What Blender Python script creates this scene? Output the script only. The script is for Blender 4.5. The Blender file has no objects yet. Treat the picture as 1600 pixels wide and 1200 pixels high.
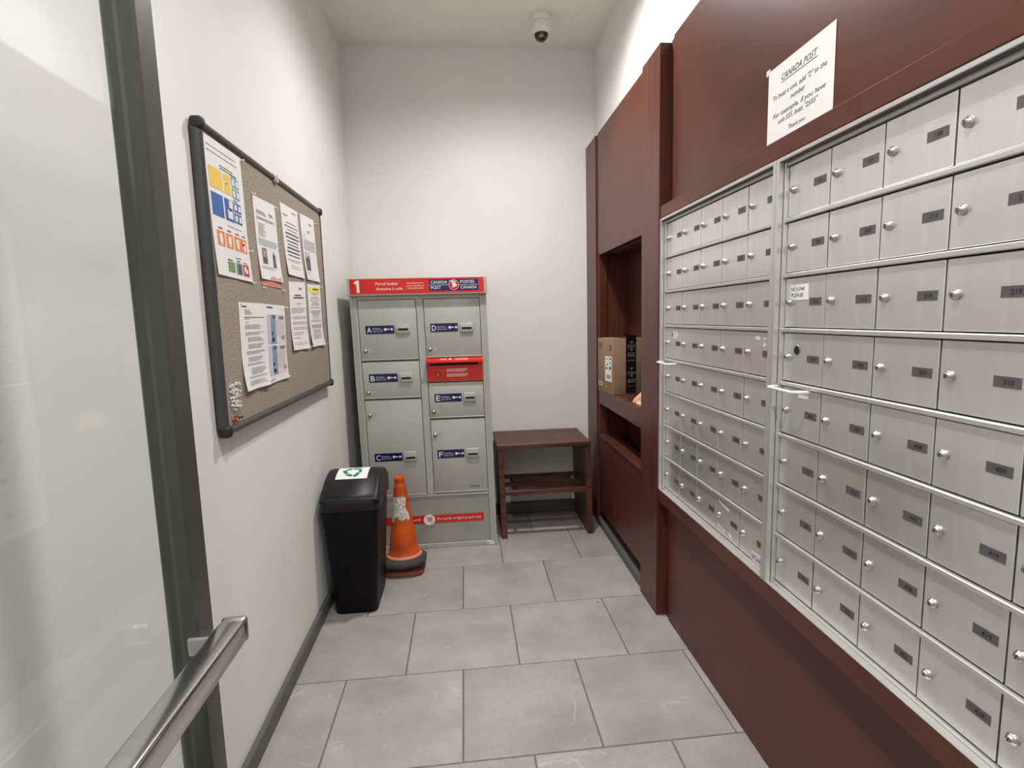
import bpy, bmesh, math, random
from mathutils import Vector, Matrix

random.seed(7)
scene = bpy.context.scene
C = scene.collection
PI = math.pi

# ------------------------------------------------------------------ camera
cam_data = bpy.data.cameras.new('camera')
cam_data.sensor_fit = 'HORIZONTAL'
cam_data.sensor_width = 36.0
cam_data.lens = 841.6 / 1600 * 36.0
cam_data.clip_start = 0.02
cam = bpy.data.objects.new('camera', cam_data)
C.objects.link(cam)
R = ((0.99567163, -0.08935502, -0.02556737),
     (-0.03623801, -0.11991723, -0.9921223),
     (0.08558514, 0.98875454, -0.12263623))
rot = Matrix(((R[0][0], -R[1][0], -R[2][0]), (R[0][1], -R[1][1], -R[2][1]), (R[0][2], -R[1][2], -R[2][2])))
cam.matrix_world = Matrix.Translation((0, 0, 1.4)) @ rot.to_4x4()
scene.camera = cam

# ------------------------------------------------------------------ world, exposure
w = bpy.data.worlds.new('world'); scene.world = w; w.use_nodes = True
w.node_tree.nodes['Background'].inputs[0].default_value = (1, 0.97, 0.93, 1)
w.node_tree.nodes['Background'].inputs[1].default_value = 0.15
scene.view_settings.view_transform = 'Standard'
scene.view_settings.look = 'None'
scene.view_settings.gamma = 1.0
scene.view_settings.use_curve_mapping = False
scene.view_settings.exposure = 0.06
LIGHTS = [(0.32, 2.58, 52, 135), (0.15, 0.75, 24, 130), (0.15, -0.55, 26, 140)]   # x, y, watts of the wide glow and of the downward beam of each downlight

XL, XR, YB, ZC, YF = -0.722, 0.923, 3.733, 3.14, -1.0

# ------------------------------------------------------------------ materials
def srgb(r, g, b):
    f = lambda c: (c / 255) / 12.92 if c <= 10 else ((c / 255 + 0.055) / 1.055) ** 2.4
    return (f(r), f(g), f(b), 1)

def mat(name, col, rough=0.5, metal=0.0, spec=0.5, var=0.0, scale=(8, 8, 8), detail=4, bump=0.0, bscale=None, coat=0.0, emit=None, estr=0):
    m = bpy.data.materials.new(name); m.use_nodes = True
    nt = m.node_tree; b = nt.nodes['Principled BSDF']
    b.inputs['Base Color'].default_value = col
    b.inputs['Roughness'].default_value = rough
    b.inputs['Metallic'].default_value = metal
    b.inputs['Specular IOR Level'].default_value = spec
    b.inputs['Coat Weight'].default_value = coat
    if emit: 
        b.inputs['Emission Color'].default_value = emit; b.inputs['Emission Strength'].default_value = estr
    tc = nt.nodes.new('ShaderNodeTexCoord')
    mp = nt.nodes.new('ShaderNodeMapping'); mp.inputs['Scale'].default_value = scale
    nt.links.new(tc.outputs['Object'], mp.inputs['Vector'])
    ns = nt.nodes.new('ShaderNodeTexNoise'); ns.inputs['Scale'].default_value = 1; ns.inputs['Detail'].default_value = detail
    nt.links.new(mp.outputs[0], ns.inputs['Vector'])
    if var > 0:
        mx = nt.nodes.new('ShaderNodeMix'); mx.data_type = 'RGBA'
        lo = tuple(max(0, c * (1 - var)) for c in col[:3]) + (1,)
        hi = tuple(min(1, c * (1 + var)) for c in col[:3]) + (1,)
        mx.inputs[6].default_value = lo; mx.inputs[7].default_value = hi
        rm = nt.nodes.new('ShaderNodeMapRange'); rm.inputs[1].default_value = 0.3; rm.inputs[2].default_value = 0.7
        nt.links.new(ns.outputs[0], rm.inputs[0]); nt.links.new(rm.outputs[0], mx.inputs[0])
        nt.links.new(mx.outputs[2], b.inputs['Base Color'])
    if bump > 0:
        bp = nt.nodes.new('ShaderNodeBump'); bp.inputs['Strength'].default_value = bump; bp.inputs['Distance'].default_value = 0.002
        if bscale:
            mp2 = nt.nodes.new('ShaderNodeMapping'); mp2.inputs['Scale'].default_value = bscale
            nt.links.new(tc.outputs['Object'], mp2.inputs['Vector'])
            n2 = nt.nodes.new('ShaderNodeTexNoise'); n2.inputs['Scale'].default_value = 1; n2.inputs['Detail'].default_value = 3
            nt.links.new(mp2.outputs[0], n2.inputs['Vector']); src = n2
        else: src = ns
        nt.links.new(src.outputs[0], bp.inputs['Height']); nt.links.new(bp.outputs[0], b.inputs['Normal'])
    return m

def tile_mat():
    m = mat('floor_tile', (0.330, 0.304, 0.283, 1), 0.42, var=0.16, scale=(5, 5, 5), detail=8, bump=0.08, bscale=(60, 60, 60))
    nt = m.node_tree; b = nt.nodes['Principled BSDF']
    base = b.inputs['Base Color'].links[0].from_socket
    tc0 = nt.nodes['Texture Coordinate']
    oi = nt.nodes.new('ShaderNodeObjectInfo')
    ofs = nt.nodes.new('ShaderNodeVectorMath'); ofs.operation = 'ADD'     # every tile cut from another place of the slab
    sc = nt.nodes.new('ShaderNodeMath'); sc.operation = 'MULTIPLY'; sc.inputs[1].default_value = 37.0
    nt.links.new(oi.outputs['Random'], sc.inputs[0]); nt.links.new(sc.outputs[0], ofs.inputs[1]); nt.links.new(tc0.outputs['Object'], ofs.inputs[0])
    for l in list(tc0.outputs['Object'].links):
        if l.to_node != ofs:
            d = l.to_socket; nt.links.remove(l); nt.links.new(ofs.outputs[0], d)
    class _T: outputs = {'Object': ofs.outputs[0]}
    tc = _T
    # thin white veins, broken up by a second noise
    mp = nt.nodes.new('ShaderNodeMapping'); mp.inputs['Scale'].default_value = (2.1, 3.2, 2)
    nt.links.new(tc.outputs['Object'], mp.inputs['Vector'])
    n1 = nt.nodes.new('ShaderNodeTexNoise'); n1.inputs['Scale'].default_value = 1.6; n1.inputs['Detail'].default_value = 6; n1.inputs['Distortion'].default_value = 0.8
    nt.links.new(mp.outputs[0], n1.inputs['Vector'])
    cr = nt.nodes.new('ShaderNodeValToRGB')
    e = cr.color_ramp.elements
    e[0].position = 0.485; e[0].color = (0, 0, 0, 1); e[1].position = 0.515; e[1].color = (0, 0, 0, 1)
    k = e.new(0.5); k.color = (1, 1, 1, 1)
    nt.links.new(n1.outputs[0], cr.inputs[0])
    n2 = nt.nodes.new('ShaderNodeTexNoise'); n2.inputs['Scale'].default_value = 7
    nt.links.new(tc.outputs['Object'], n2.inputs['Vector'])
    mr = nt.nodes.new('ShaderNodeMapRange'); mr.inputs[1].default_value = 0.55; mr.inputs[2].default_value = 0.72; mr.inputs[4].default_value = 0.5
    nt.links.new(n2.outputs[0], mr.inputs[0])
    mu = nt.nodes.new('ShaderNodeMath'); mu.operation = 'MULTIPLY'
    nt.links.new(cr.outputs[0], mu.inputs[0]); nt.links.new(mr.outputs[0], mu.inputs[1])
    # fine speckle
    n3 = nt.nodes.new('ShaderNodeTexNoise'); n3.inputs['Scale'].default_value = 150; n3.inputs['Detail'].default_value = 2
    nt.links.new(tc.outputs['Object'], n3.inputs['Vector'])
    mr3 = nt.nodes.new('ShaderNodeMapRange'); mr3.inputs[1].default_value = 0.3; mr3.inputs[2].default_value = 0.7; mr3.inputs[3].default_value = 0.93; mr3.inputs[4].default_value = 1.07
    nt.links.new(n3.outputs[0], mr3.inputs[0])
    rv = nt.nodes.new('ShaderNodeMapRange'); rv.inputs[3].default_value = 0.94; rv.inputs[4].default_value = 1.06
    nt.links.new(oi.outputs['Random'], rv.inputs[0])
    mm = nt.nodes.new('ShaderNodeMath'); mm.operation = 'MULTIPLY'
    nt.links.new(mr3.outputs[0], mm.inputs[0]); nt.links.new(rv.outputs[0], mm.inputs[1])
    vm = nt.nodes.new('ShaderNodeVectorMath'); vm.operation = 'SCALE'
    nt.links.new(base, vm.inputs[0]); nt.links.new(mm.outputs[0], vm.inputs['Scale'])
    mx = nt.nodes.new('ShaderNodeMix'); mx.data_type = 'RGBA'; mx.inputs[7].default_value = (0.6, 0.57, 0.54, 1)
    nt.links.new(mu.outputs[0], mx.inputs[0]); nt.links.new(vm.outputs[0], mx.inputs[6])
    nt.links.new(mx.outputs[2], b.inputs['Base Color'])
    return m

def glass_mat():
    m = bpy.data.materials.new('door_glass'); m.use_nodes = True
    nt = m.node_tree; nt.nodes.remove(nt.nodes['Principled BSDF'])
    out = nt.nodes['Material Output']
    t = nt.nodes.new('ShaderNodeBsdfTransparent'); t.inputs[0].default_value = (0.95, 0.97, 0.96, 1)
    g = nt.nodes.new('ShaderNodeBsdfGlossy'); g.inputs['Roughness'].default_value = 0.02
    mx = nt.nodes.new('ShaderNodeMixShader')
    mx.inputs[0].default_value = 0.07; nt.links.new(t.outputs[0], mx.inputs[1]); nt.links.new(g.outputs[0], mx.inputs[2])
    nt.links.new(mx.outputs[0], out.inputs[0])
    return m

M = {}
M['wall'] = mat('wall_paint', (0.80, 0.79, 0.765, 1), 0.75, spec=0.25, var=0.02, scale=(3, 3, 3), bump=0.06, bscale=(90, 90, 90))
M['ceiling'] = mat('ceiling_paint', (0.85, 0.81, 0.735, 1), 0.9, spec=0.15, var=0.015, scale=(3, 3, 3))
M['base'] = mat('grey_base', (0.10, 0.103, 0.095, 1), 0.5, var=0.1, scale=(10, 10, 10))
M['grout'] = mat('grout', (0.13, 0.12, 0.11, 1), 0.9, var=0.2, scale=(20, 20, 20))
M['tile'] = tile_mat()
M['wood'] = mat('mahogany_vertical', (0.088, 0.0245, 0.0148, 1), 0.36, spec=0.42, var=0.28, scale=(45, 45, 2.2), detail=6, bump=0.05, bscale=(150, 150, 4))
M['woodflat'] = mat('mahogany_panel', (0.090, 0.0248, 0.0146, 1), 0.36, spec=0.34, var=0.16, scale=(9, 4, 6), detail=6)
M['bench'] = mat('walnut_bench', (0.085, 0.031, 0.0175, 1), 0.42, spec=0.35, var=0.5, scale=(3, 40, 40), detail=6, bump=0.05, bscale=(4, 90, 90))
M['alu'] = mat('brushed_aluminium', (0.74, 0.74, 0.73, 1), 0.28, metal=0.78, var=0.05, scale=(30, 30, 1.2), detail=3)
M['alu_frame'] = mat('aluminium_frame', (0.66, 0.66, 0.64, 1), 0.34, metal=0.75, var=0.03, scale=(20, 20, 2))
M['chrome'] = mat('worn_chrome', (0.44, 0.43, 0.40, 1), 0.3, metal=1.0, var=0.1, scale=(60, 60, 60))
M['plate'] = mat('number_plate_grey', (0.085, 0.085, 0.083, 1), 0.5, var=0.1, scale=(40, 40, 40))
M['ink'] = mat('black_print', (0.012, 0.012, 0.013, 1), 0.6, var=0.1)
M['inkgrey'] = mat('grey_print', (0.20, 0.20, 0.205, 1), 0.7, var=0.1)
M['inkblue'] = mat('blue_print', (0.03, 0.05, 0.16, 1), 0.7, var=0.1)
M['white'] = mat('white_print', (0.82, 0.82, 0.80, 1), 0.5, var=0.02)
M['dark'] = mat('dark_gap', (0.006, 0.006, 0.006, 1), 0.8, var=0.1)
M['locker'] = mat('grey_locker_paint', (0.425, 0.43, 0.395, 1), 0.30, spec=0.5, var=0.04, scale=(5, 5, 5), bump=0.02, bscale=(120, 120, 120))
M['lockerkick'] = mat('grey_kick_panel', (0.315, 0.315, 0.30, 1), 0.34, var=0.10, scale=(5, 5, 9), detail=2)
M['red'] = mat('locker_red', srgb(206, 38, 28), 0.22, spec=0.5, var=0.05, scale=(6, 6, 6))
M['logored'] = mat('logo_red', srgb(190, 38, 42), 0.3, var=0.03)
M['navy'] = mat('label_navy', srgb(15, 16, 84), 0.28, var=0.08, scale=(20, 20, 20))
M['binblack'] = mat('black_plastic', (0.0024, 0.0024, 0.0030, 1), 0.52, spec=0.2, var=0.15, scale=(20, 20, 20), bump=0.03, bscale=(250, 250, 250))
M['bingrey'] = mat('charcoal_plastic', (0.008, 0.008, 0.0095, 1), 0.42, spec=0.38, var=0.15, scale=(15, 15, 15), bump=0.03, bscale=(250, 250, 250))
M['paper'] = mat('paper', (0.80, 0.795, 0.80, 1), 0.75, spec=0.2, var=0.02, scale=(14, 14, 14))
M['green'] = mat('recycling_green', srgb(24, 128, 96), 0.5, var=0.05)
M['orange'] = mat('orange_pvc', srgb(196, 82, 24), 0.55, spec=0.3, var=0.38, scale=(7, 7, 11), detail=7)
M['silver'] = mat('cracked_reflective_sleeve', (0.52, 0.50, 0.46, 1), 0.45, var=0.62, scale=(130, 130, 75), detail=5, bump=0.3)
M['rubber'] = mat('grey_black_rubber', (0.042, 0.042, 0.04, 1), 0.75, var=0.4, scale=(30, 30, 30), bump=0.1)
M['redrubber'] = mat('faded_red_rubber', srgb(122, 62, 52), 0.7, var=0.2, scale=(25, 25, 25), bump=0.1)
M['cork'] = mat('cork', (0.335, 0.285, 0.235, 1), 0.9, spec=0.1, var=0.36, scale=(170, 170, 170), detail=3, bump=0.25)
M['boardframe'] = mat('charcoal_plastic_frame', (0.050, 0.053, 0.053, 1), 0.38, var=0.1, scale=(20, 20, 20))
M['clear'] = mat('clear_pin', (0.78, 0.78, 0.76, 1), 0.15, var=0.03, scale=(90, 90, 90))
M['redpin'] = mat('red_pin', srgb(170, 24, 52), 0.3, var=0.1)
M['card'] = mat('kraft_cardboard', srgb(150, 125, 100), 0.8, spec=0.2, var=0.06, scale=(3, 3, 40))
M['cardtape'] = mat('paper_tape_tab', srgb(120, 98, 72), 0.5, var=0.05)
M['tape'] = mat('black_shiny_tape', (0.008, 0.008, 0.009, 1), 0.3, var=0.1)
M['bag'] = mat('crumpled_kraft', srgb(214, 170, 132), 0.8, var=0.12, scale=(20, 20, 20))
M['camwhite'] = mat('white_camera_plastic', (0.78, 0.77, 0.73, 1), 0.4, var=0.02)
M['camdome'] = mat('smoked_dome', (0.01, 0.01, 0.013, 1), 0.06, spec=0.7, var=0.05)
M['yellow'] = mat('poster_yellow', srgb(236, 200, 92), 0.6, var=0.05)
M['postblue'] = mat('poster_blue', srgb(62, 104, 172), 0.6, var=0.08)
M['postlight'] = mat('poster_greyblue', srgb(146, 158, 176), 0.6, var=0.08)
M['postorange'] = mat('poster_orange', srgb(232, 132, 78), 0.6, var=0.06)
M['postgreen'] = mat('poster_green', srgb(112, 148, 84), 0.6, var=0.15, scale=(60, 60, 60))
M['postgrey'] = mat('poster_grey', srgb(124, 134, 144), 0.6, var=0.06)
M['postred'] = mat('poster_red', srgb(196, 62, 66), 0.6, var=0.06)
M['postslate'] = mat('poster_slate', srgb(76, 90, 104), 0.6, var=0.06)
M['skin'] = mat('photo_tan', srgb(188, 152, 132), 0.6, var=0.2, scale=(90, 90, 90))
M['photo'] = mat('photo_dark_grey', srgb(92, 94, 98), 0.6, var=0.4, scale=(90, 90, 90))
M['plan_blue'] = mat('plan_blue', srgb(120, 152, 172), 0.6, var=0.25, scale=(60, 60, 30))
M['plan_mauve'] = mat('plan_mauve', srgb(206, 196, 210), 0.6, var=0.12, scale=(60, 60, 30))
M['plan_pink'] = mat('plan_pink', srgb(226, 214, 212), 0.6, var=0.12, scale=(60, 60, 30))
M['pinkpaper'] = mat('salmon_paper', srgb(206, 132, 116), 0.75, var=0.05)
M['highlight'] = mat('yellow_highlighter', srgb(240, 226, 92), 0.6, var=0.05)
M['doorframe'] = mat('dark_grey_door_metal', (0.075, 0.078, 0.07, 1), 0.4, metal=0.3, var=0.08, scale=(20, 20, 3))
M['steel'] = mat('satin_steel', (0.60, 0.60, 0.60, 1), 0.22, metal=1.0, var=0.05, scale=(8, 80, 80))
M['glass'] = glass_mat()
M['lamp'] = mat('lamp_lens', (1, 1, 1, 1), 0.5, emit=(1, 0.95, 0.87, 1), estr=12)
M['reveal_shade'] = mat('painted_reveal_shade', (0.06, 0.06, 0.06, 1), 0.6, var=0.1, scale=(30, 30, 30))  # dark colour stands in for the shade under the mailbox top flange
M['tagplate'] = mat('pale_grey_tag', (0.47, 0.48, 0.45, 1), 0.35, var=0.05, scale=(40, 40, 40))
M['sheen'] = mat('clear_tape_sticker', (0.74, 0.74, 0.73, 1), 0.25, var=0.03)

# ------------------------------------------------------------------ mesh builder
class MB:
    def __init__(self, xf=None):
        self.v = []; self.f = []; self.m = []; self.mats = []; self.sm = []; self.xf = xf
    def mi(self, name):
        if name not in self.mats: self.mats.append(name)
        return self.mats.index(name)
    def add(self, verts, faces, mt, smooth=False):
        o = len(self.v); self.v.extend(tuple(p) for p in verts); k = self.mi(mt)
        for f in faces:
            self.f.append(tuple(i + o for i in f)); self.m.append(k); self.sm.append(smooth)
        return self
    def box(self, x0, x1, y0, y1, z0, z1, mt, bev=0.0, seg=1):
        if x0 > x1: x0, x1 = x1, x0
        if y0 > y1: y0, y1 = y1, y0
        if z0 > z1: z0, z1 = z1, z0
        bm = bmesh.new(); bmesh.ops.create_cube(bm, size=1)
        for v in bm.verts: v.co = Vector(((x0 + x1) / 2 + v.co.x * (x1 - x0), (y0 + y1) / 2 + v.co.y * (y1 - y0), (z0 + z1) / 2 + v.co.z * (z1 - z0)))
        if bev > 0: bmesh.ops.bevel(bm, geom=bm.edges[:], offset=bev, segments=seg, profile=0.5, affect='EDGES')
        self.bm(bm, mt, bev > 0 and seg > 1); return self
    def bm(self, bm, mt, smooth=False):
        bm.verts.ensure_lookup_table(); bm.verts.index_update()
        self.add([v.co[:] for v in bm.verts], [[v.index for v in f.verts] for f in bm.faces], mt, smooth); bm.free()
    def poly(self, pts, mt): return self.add(pts, [tuple(range(len(pts)))], mt)
    def loft(self, rings, mt, cap0=True, cap1=True, smooth=True):
        n = len(rings[0]); vs = [p for r in rings for p in r]; fs = []
        for k in range(len(rings) - 1):
            for i in range(n):
                j = (i + 1) % n
                fs.append((k * n + i, k * n + j, (k + 1) * n + j, (k + 1) * n + i))
        self.add(vs, fs, mt, smooth)
        if cap0: self.add(rings[0], [tuple(reversed(range(n)))], mt)
        if cap1: self.add(rings[-1], [tuple(range(n))], mt)
        return self
    def lathe(self, prof, mt, n=24, axis='z', c=(0, 0, 0), smooth=True, cap0=True, cap1=True):
        rings = []
        for r, h in prof:
            ring = []
            for i in range(n):
                a = 2 * PI * i / n; u, vv = r * math.cos(a), r * math.sin(a)
                p = {'z': (u, vv, h), 'x': (h, u, vv), 'y': (u, -h, vv), '-x': (-h, u, -vv)}[axis]
                ring.append((p[0] + c[0], p[1] + c[1], p[2] + c[2]))
            rings.append(ring)
        return self.loft(rings, mt, cap0, cap1, smooth)
    def tube(self, pts, r, mt, n=8):
        pts = [Vector(p) for p in pts]; rings = []
        for i, p in enumerate(pts):
            d = (pts[min(i + 1, len(pts) - 1)] - pts[max(i - 1, 0)]).normalized()
            up = Vector((0, 0, 1)) if abs(d.z) < 0.9 else Vector((1, 0, 0))
            a = d.cross(up).normalized(); b = d.cross(a)
            rings.append([tuple(p + r * (math.cos(2 * PI * k / n) * a + math.sin(2 * PI * k / n) * b)) for k in range(n)])
        return self.loft(rings, mt)
    def text(self, s, size, o, u, v, mt, align='LEFT', width=None, bold=0.0, shear=0.0):
        vs, fs, wd = text_geo(s, bold, shear)
        k = size; sx = size if width is None else width / max(wd, 1e-6)
        off = {'LEFT': 0, 'CENTER': -wd * sx / 2, 'RIGHT': -wd * sx}[align]
        o, u, v = Vector(o), Vector(u), Vector(v)
        self.add([tuple(o + u * (p[0] * sx + off) + v * (p[1] * k)) for p in vs], fs, mt); return self
    def build(self, name, parent=None, **props):
        me = bpy.data.meshes.new(name)
        vs = [self.xf(p) for p in self.v] if self.xf else self.v
        me.from_pydata(vs, [], self.f)
        for n in self.mats: me.materials.append(M[n])
        me.polygons.foreach_set('material_index', self.m); me.polygons.foreach_set('use_smooth', self.sm)
        me.update()
        bm = bmesh.new(); bm.from_mesh(me); bmesh.ops.recalc_face_normals(bm, faces=[f for f in bm.faces if False]); bm.free()
        o = bpy.data.objects.new(name, me); C.objects.link(o)
        if parent: o.parent = parent
        for k, val in props.items(): o[k] = val
        return o

_tc = {}
def text_geo(s, bold=0.0, shear=0.0):
    """flat outline of a line of lettering, cap height 1, and its width"""
    key = (s, bold, shear)
    if key in _tc: return _tc[key]
    cu = bpy.data.curves.new('lettering', 'FONT'); cu.body = s; cu.size = 1; cu.offset = bold; cu.shear = shear
    cu.resolution_u = 2; cu.fill_mode = 'FRONT'
    ob = bpy.data.objects.new('lettering', cu); C.objects.link(ob)
    dg = bpy.context.evaluated_depsgraph_get(); dg.update()
    me = bpy.data.meshes.new_from_object(ob.evaluated_get(dg))
    K = 1 / 0.70
    vs = [(v.co.x * K, v.co.y * K) for v in me.vertices]; fs = [tuple(p.vertices) for p in me.polygons]
    x0 = min(v[0] for v in vs); x1 = max(v[0] for v in vs)
    vs = [(v[0] - x0, v[1]) for v in vs]
    bpy.data.objects.remove(ob); bpy.data.curves.remove(cu); bpy.data.meshes.remove(me)
    _tc[key] = (vs, fs, x1 - x0); return _tc[key]

def empty(name, loc=(0, 0, 0), **props):
    o = bpy.data.objects.new(name, None); o.empty_display_size = 0.05; C.objects.link(o); o.location = loc
    for k, v in props.items(): o[k] = v
    return o

def rel(root, mb):
    """make builder coordinates relative to a root that stands at the thing's base"""
    L = root.location.copy(); f = mb.xf
    mb.xf = (lambda p: tuple(Vector(f(p)) - L)) if f else (lambda p: (p[0] - L.x, p[1] - L.y, p[2] - L.z))
    return mb

def part(root, name, fn, parent=None, xf=None, **props):
    mb = MB(xf); fn(mb); rel(root, mb)
    return mb.build(name, parent or root, **props)

def rrect(cx, cy, w, d, r, z, n=5):
    pts = []
    for (sx, sy, a0) in ((1, 1, 0), (-1, 1, 90), (-1, -1, 180), (1, -1, 270)):
        for k in range(n + 1):
            a = math.radians(a0 + 90 * k / n)
            pts.append((cx + sx * (w / 2 - r) + r * math.cos(a), cy + sy * (d / 2 - r) + r * math.sin(a), z))
    return pts

# ------------------------------------------------------------------ room shell
def struct(name, fn):
    mb = MB(); fn(mb); return mb.build(name, None, kind='structure')

floor = struct('floor', lambda b: b.box(XL - .1, 1.1, YF, YB + .1, -0.06, -0.0025, 'grout'))
floor['label'] = 'grey stone-look tiled floor with dark grout joints'
struct('wall_left', lambda b: b.box(XL - .1, XL, YF, YB + .1, 0, ZC, 'wall'))
struct('wall_back', lambda b: b.box(XL, 1.1, YB, YB + .1, 0, ZC, 'wall'))
struct('wall_front', lambda b: b.box(XL - .1, 1.1, YF - .1, YF, 0, ZC, 'wall'))
struct('wall_right', lambda b: b.box(XR, 1.1, YF, YB, 2.50, ZC, 'wall').box(1.085, 1.1, YF, YB, 0, 2.5, 'wall').box(XR, 1.085, 3.47, YB, 0, 2.5, 'wall'))
struct('ceiling', lambda b: b.box(XL - .1, 1.1, YF - .1, YB + .1, ZC, ZC + .1, 'ceiling'))
struct('baseboard_left', lambda b: b.box(XL, XL + .020, 0.02, YB, 0, 0.066, 'base', .003))
struct('baseboard_back', lambda b: b.box(XL + .021, .86, YB - .014, YB, 0, 0.085, 'base', .003))

T = 0.4587; G = 0.0027
def tile_rows():
    for k in range(-6, 5):
        y0 = 1.565 + T * k; y1 = y0 + T
        off = -0.051 if k % 2 == 0 else 0.178
        xs = [off + 0.4575 * j for j in range(-3, 4)]
        for a, b in zip(xs, xs[1:]):
            x0 = max(a, XL + .001); x1 = min(b, 0.897)
            if x1 - x0 < 0.01: continue
            ya, yb = max(y0, YF), min(y1, YB - .001)
            if yb - ya < 0.01: continue
            g0 = G if x0 == a else 0; g1 = G if x1 == b else 0
            yield x0 + g0, x1 - g1, ya + G, yb - (G if yb == y1 else 0.02)
for x0, x1, y0, y1 in tile_rows():
    cx, cy = (x0 + x1) / 2, (y0 + y1) / 2
    s = 0.015
    b = MB(); e = 0.0015
    def cor(i, zz):
        return [(x0 + i - cx, y0 + i + s * x0 - cy, zz), (x1 - i - cx, y0 + i + s * x1 - cy, zz), (x1 - i - cx, y1 - i + s * x1 - cy, zz), (x0 + i - cx, y1 - i + s * x0 - cy, zz)]
    b.loft([cor(0, -0.008), cor(0, -e), cor(e, 0)], 'tile', smooth=False)
    t = b.build('tile', floor); t.location = (cx, cy, random.uniform(-.0004, 0))

# ------------------------------------------------------------------ glass door standing open on the left
DX = -0.42
dr = empty('door_1', (DX, 0.4, 0.006), kind='structure', label='open glass door in a dark grey metal frame at the left edge')
def dstile(b): b.box(DX - .045, DX, .81, .86, .006, 2.12, 'doorframe', .004)
part(dr, 'stile', dstile)
part(dr, 'stile', lambda b: b.box(DX - .045, DX, -.06, -.01, .006, 2.12, 'doorframe', .004))
part(dr, 'rail', lambda b: b.box(DX - .045, DX, -.01, .81, .006, .16, 'doorframe', .004))
part(dr, 'rail', lambda b: b.box(DX - .045, DX, -.01, .81, 2.03, 2.12, 'doorframe', .004))
part(dr, 'pane', lambda b: b.box(DX - .026, DX - .020, -.008, .808, .162, 2.028, 'glass'))
def pbar(b):
    b.box(-.388, -.352, -.02, .812, .912, .950, 'steel', .005, 2)
pb = part(dr, 'push_bar', pbar, label='polished metal push bar')
part(dr, 'end_cap', lambda b: b.box(-.389, -.351, .812, .826, .911, .951, 'chrome', .006, 3), pb)
part(dr, 'bracket', lambda b: b.box(DX, -.386, .775, .80, .916, .946, 'steel', .003), pb)
part(dr, 'bracket', lambda b: b.box(DX, -.386, -.01, .015, .916, .946, 'steel', .003), pb)

# ------------------------------------------------------------------ mahogany shelving unit between the two pillars
su = empty('shelving_unit', (.92, 2.98, 0), label='tall dark mahogany built-in shelving unit with open niche and lower cupboards', category='shelving unit')
P = lambda n, *a, m='wood', bev=.0015, **k: part(su, n, lambda b: b.box(*a, m, bev), **k)
P('pillar', .848, .93, 2.305, 2.531, 0, 2.508)
P('pillar', .862, .93, 3.468, 3.732, 0, 2.515)
P('groove_strip', .895, .92, 3.432, 3.468, 0, 2.505)
P('upper_panel', .868, .92, 2.533, 3.432, 1.777, 2.514, m='woodflat')
P('niche_top', .92, 1.06, 2.531, 3.43, 1.777, 1.80, m='woodflat')
P('niche_back', 1.06, 1.08, 2.51, 3.45, .1, 1.80, m='woodflat')
P('niche_side', .921, 1.06, 3.43, 3.45, .1, 1.777)
P('niche_side', .93, 1.06, 2.511, 2.531, .1, 1.777)
P('niche_trim', .868, .921, 3.418, 3.432, .112, 1.777)
P('shelf', .889, 1.06, 2.531, 3.43, .905, .931)
P('fascia', .868, .889, 2.532, 3.418, .829, .931)
P('ledge', .862, .965, 2.531, 3.418, .610, .627)
P('cupboard_door', .868, .888, 2.534, 3.064, .112, .609, m='woodflat')
P('cupboard_door', .868, .888, 3.067, 3.417, .112, .609, m='woodflat')
P('toe_kick', .90, .92, 2.531, 3.43, .046, .112)
struct('baseboard_right', lambda b: b.box(.858, .905, 2.532, 3.467, 0, .046, 'base', .003))

# ------------------------------------------------------------------ mahogany panelling around the mailboxes
pn = empty('wood_panelling', (.92, 1.4, 0), label='dark mahogany wall panelling framing the mailboxes', category='panelling')
Q = lambda n, *a, m='woodflat', bev=.0015, **k: part(pn, n, lambda b: b.box(*a, m, bev), **k)
Q('groove_strip', .897, .93, 2.262, 2.304, 0, 2.515, m='wood')
Q('upper_panel', .889, .93, YF + .01, 2.261, 1.853, 2.516)
Q('lower_panel', .889, .93, YF + .01, 2.261, 0, .556)
Q('rail', .853, .93, YF + .01, 2.304, 1.803, 1.853)
Q('rail', .853, .93, YF + .01, 2.304, .556, .610)
Q('side_panel', .858, .93, YF + .01, .560, .611, 1.802)

# ------------------------------------------------------------------ mailbox banks
NUM1 = [['101', '102', '103', '104', '105'], ['201', '202', '203', '204', '205'], ['208', '209', '210', '211', '212'], ['301', '302', '303', '304', '306'],
        ['401', '402', '403', '404', '405'], ['501', '502', '503', '504', '505'], ['601', '602', '603', '604', '605'], ['701', '702', '703', '704', '705']]
NUM2 = [['106', '107', '108', '109', '110'], ['206', '207', '213', '214', '215'], ['216', '217', '218', '219', '220'], ['307', '308', '309', '310', '311'],
        ['406', '407', '408', '409', '410'], ['411', '412', '413', '414', '415'], ['416', '417', '418', '419', '420'], ['421', '422', '423', '424', '425']]
ROWP = 0.1465; COLP = 0.165; ZT = 1.786
XD = 0.880          # door face
lock_me = None
def lock_mesh():
    b = MB()
    b.lathe([(.0100, 0), (.0100, .004), (.0085, .0065), (.0060, .0080), (.0060, .0105), (.0030, .0112)], 'chrome', 16, '-x')
    b.box(-.0118, -.0108, -.0006, .0006, -.004, .004, 'dark')
    o = b.build('lock'); me = o.data; bpy.data.objects.remove(o); return me
lock_me = lock_mesh()
door_me = None
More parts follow.
